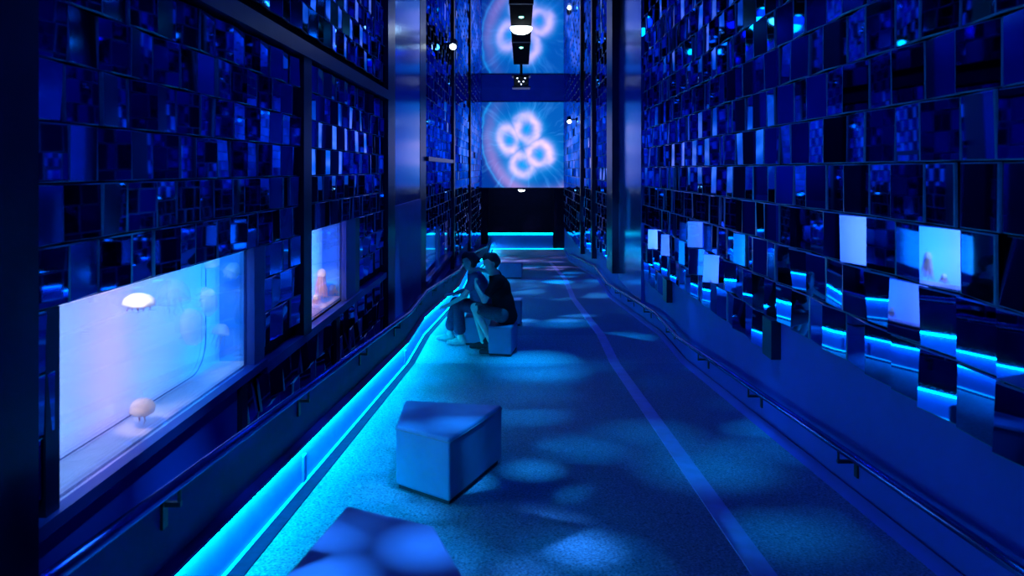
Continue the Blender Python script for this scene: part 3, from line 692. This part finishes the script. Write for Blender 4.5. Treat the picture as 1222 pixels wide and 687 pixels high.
def hand(wrist, d, up, grip=.5):
    """palm and five bent fingers; d = pointing direction, up = back of the hand"""
    wv = Vector(wrist); d = Vector(d).normalized(); up = (Vector(up)-d*Vector(up).dot(d)).normalized(); s = d.cross(up)
    pr = [(wv, wv+d*.03, .024, .022)]
    for k in range(4): pr.append((wv+d*.02, wv+d*.085+s*(k-1.5)*.020, .015, .012))
    for k, L in enumerate((.065, .075, .072, .055)):
        a = wv+d*.085+s*(k-1.5)*.020; b = a+(d*(1-.3*grip)-up*.4*grip)*L*.45; c2 = b+(d*(.8-.8*grip)-up*.9*grip)*L*.35; e = c2+(d*(.4-.8*grip)-up*grip)*L*.28
        pr += [(a, b, .0095, .009), (b, c2, .009, .0085), (c2, e, .0085, .0075)]
    a = wv+d*.025-s*.022; b = a+d*.030-s*.028-up*.008; pr += [(a, b, .013, .011), (b, b+d*.032-s*.006-up*.008, .0105, .0085)]
    return pr
M['skin'] = pmat('skin', (.72, .62, .60), .5, noise=(20, .06))
M['eye'] = pmat('eye_dark', (.02, .02, .03), .2, noise=(20, .1))
def fabric(n, c): return pmat(n, c, .9, spec=.1, noise=(40, .15), bump=(160, .3))
def person(name, label, origin, J, cloth, hair_prims):
    root = empty(name, origin); tag(root, label, 'person')
    S = lambda k: Vector(J[k])
    body = [(S('pelvis'), S('belly'), .125, .118), (S('belly'), S('chest'), .118, .130), (S('chest'), S('neck')-Vector((0, 0, .05)), .12, .075), (S('neck')-Vector((0, 0, .02)), S('head')-Vector((0, 0, .03)), .052, .050)]
    for sd in ('n', 'f'):
        body += [(S('chest')+Vector((0, 0, .08)), S('sh_'+sd), .075, .058), (S('sh_'+sd), S('el_'+sd), .050, .038), (S('el_'+sd), S('wr_'+sd), .037, .025),
                 (S('pelvis'), S('hip_'+sd), .11, .09), (S('hip_'+sd), S('kn_'+sd), .080, .055), (S('kn_'+sd), S('an_'+sd), .054, .036),
                 (S('an_'+sd), S('an_'+sd)+Vector((.04, 0, -.04)), .036, .030), (S('an_'+sd)+Vector((.03, 0, -.045)), S('an_'+sd)+Vector((-.15, 0, -.055)), .032, .024)]
        body += hand(S('wr_'+sd), J['hd_'+sd], J['hu_'+sd], J.get('gr_'+sd, .5))
    h = S('head'); f = Vector(J['face']).normalized(); sdv = Vector((0, 1, 0)); u = f.cross(sdv)*-1
    if u.z < 0: u = -u
    body += [(h-f*.025+u*.03, h+f*.012+u*.035, .088, .082), (h+f*.015-u*.02, h+f*.045-u*.075, .066, .036), (h+f*.078+u*.012, h+f*.102-u*.022, .010, .014),
             (h+f*.088-u*.050-sdv*.018, h+f*.088-u*.050+sdv*.018, .009, .009), (h+f*.085+u*.028-sdv*.03, h+f*.085+u*.028+sdv*.03, .012, .012)]
    for q in (-1, 1): body += [(h-f*.005+u*.012+sdv*q*.078, h-f*.012-u*.025+sdv*q*.076, .016, .012)]
    sdf_mesh('body', body, .03, .0075, M['skin'], root)
    for q in (-1, 1):
        p = h+f*.086+u*.006+sdv*q*.03; sdf_mesh('eye', [(p, p+f*.001, .0105, .0105)], .005, .0035, M['eye'], root)
    sdf_mesh('hair', [(h+f*a+u*b+sdv*c, h+f*d+u*e+sdv*g, r1, r2) for (a, b, c, d, e, g, r1, r2) in hair_prims], .025, .009, M['hair'], root)
    # shirt
    sh = [(S('pelvis')+Vector((.0, 0, -.02)), S('belly'), .145, .138), (S('belly'), S('chest'), .138, .150), (S('chest'), S('neck')-Vector((0, 0, .07)), .14, .080), (S('pelvis')+Vector((.06, 0, -.05)), S('belly'), .13, .13)]
    for sd in ('n', 'f'):
        e = S('sh_'+sd).lerp(S('el_'+sd), cloth['sleeve']); sh += [(S('chest')+Vector((0, 0, .07)), S('sh_'+sd), .088, .070), (S('sh_'+sd), e, .068, .062)]
    sdf_mesh('shirt', sh, .04, .010, cloth['shirt'], root)
    tr = []
    for sd in ('n', 'f'):
        e = S('kn_'+sd).lerp(S('an_'+sd), cloth['leg']); tr += [(S('pelvis'), S('hip_'+sd), .128, .105), (S('hip_'+sd), S('kn_'+sd)*cloth.get('kc', 1)+S('hip_'+sd)*(1-cloth.get('kc', 1)), .098, .072)]
        if cloth['leg'] > 0: tr += [(S('kn_'+sd), e, .070, cloth.get('flare', .055))]
    sdf_mesh('trousers', tr, .03, .010, cloth['pants'], root)
    for sd in ('n', 'f'):
        a = S('an_'+sd); sdf_mesh('shoe', [(a+Vector((.045, 0, -.045)), a+Vector((-.06, 0, -.045)), .043, .043), (a+Vector((-.06, 0, -.047)), a+Vector((-.165, 0, -.055)), .043, .033), (a+Vector((.03, 0, -.03)), a+Vector((.015, 0, .02)), .045, .046)], .02, .009, cloth['shoe'], root)
    return root
M['hair'] = pmat('hair_dark', (.02, .02, .03), .6, noise=(50, .4), bump=(90, .5))
short = [(-.03, .05, 0, .02, .075, 0, .092, .074), (-.07, .0, 0, -.055, -.045, 0, .070, .045), (.03, .085, 0, .055, .072, 0, .05, .035)]
bun = short+[(-.06, .02, -.03, -.05, -.05, -.03, .06, .045), (-.06, .02, .03, -.05, -.06, .03, .06, .045), (-.085, .03, 0, -.125, .0, 0, .045, .04)]
Yp = 9.97
person('person', 'person in a black shirt seated on a block stool, leaning towards the tanks', (-.30, Yp, fz(Yp)), dict(
    pelvis=(.06, 0, .545), belly=(.055, 0, .68), chest=(0, 0, .88), neck=(-.06, 0, 1.09), head=(-.115, 0, 1.215), face=(-1, .02, -.22),
    sh_n=(-.02, -.19, 1.0), el_n=(-.19, -.23, .745), wr_n=(-.30, -.10, .90), hd_n=(-.2, .3, .6), hu_n=(-1, 0, .2), gr_n=.8,
    sh_f=(-.05, .19, 1.02), el_f=(-.10, .40, 1.02), wr_f=(-.30, .35, 1.085), hd_f=(-1, .1, -.15), hu_f=(0, 0, 1), gr_f=.4,
    hip_n=(.03, -.10, .53), hip_f=(.03, .10, .53), kn_n=(-.30, -.15, .60), kn_f=(-.34, .16, .58), an_n=(-.07, -.14, .10), an_f=(-.22, .17, .10)),
    dict(sleeve=.62, shirt=fabric('black_shirt', (.008, .008, .015)), leg=0, kc=.88, pants=fabric('shorts', (.10, .11, .16)), shoe=fabric('dark_shoe', (.04, .04, .06))), short)
Yp = 10.5
person('person', 'person in a blue top seated beside the one in black, arm reaching out', (-.62, Yp, fz(Yp)), dict(
    pelvis=(.05, 0, .53), belly=(.04, 0, .66), chest=(-.01, 0, .84), neck=(-.07, 0, 1.04), head=(-.125, 0, 1.165), face=(-1, -.05, -.15),
    sh_n=(-.03, -.17, .96), el_n=(-.17, -.22, .72), wr_n=(-.40, -.20, .58), hd_n=(-1, 0, -.25), hu_n=(.1, 0, 1), gr_n=.4,
    sh_f=(-.03, .17, .96), el_f=(-.17, .24, .73), wr_f=(-.36, .12, .68), hd_f=(-1, -.2, 0), hu_f=(0, 0, 1), gr_f=.5,
    hip_n=(.02, -.09, .52), hip_f=(.02, .09, .52), kn_n=(-.27, -.12, .56), kn_f=(-.33, .13, .56), an_n=(-.24, -.13, .10), an_f=(-.42, .14, .10)),
    dict(sleeve=.55, shirt=fabric('blue_top', (.12, .15, .35)), leg=.72, flare=.085, pants=fabric('dark_trousers', (.05, .06, .14)), shoe=fabric('pale_shoe', (.5, .55, .65))), bun)
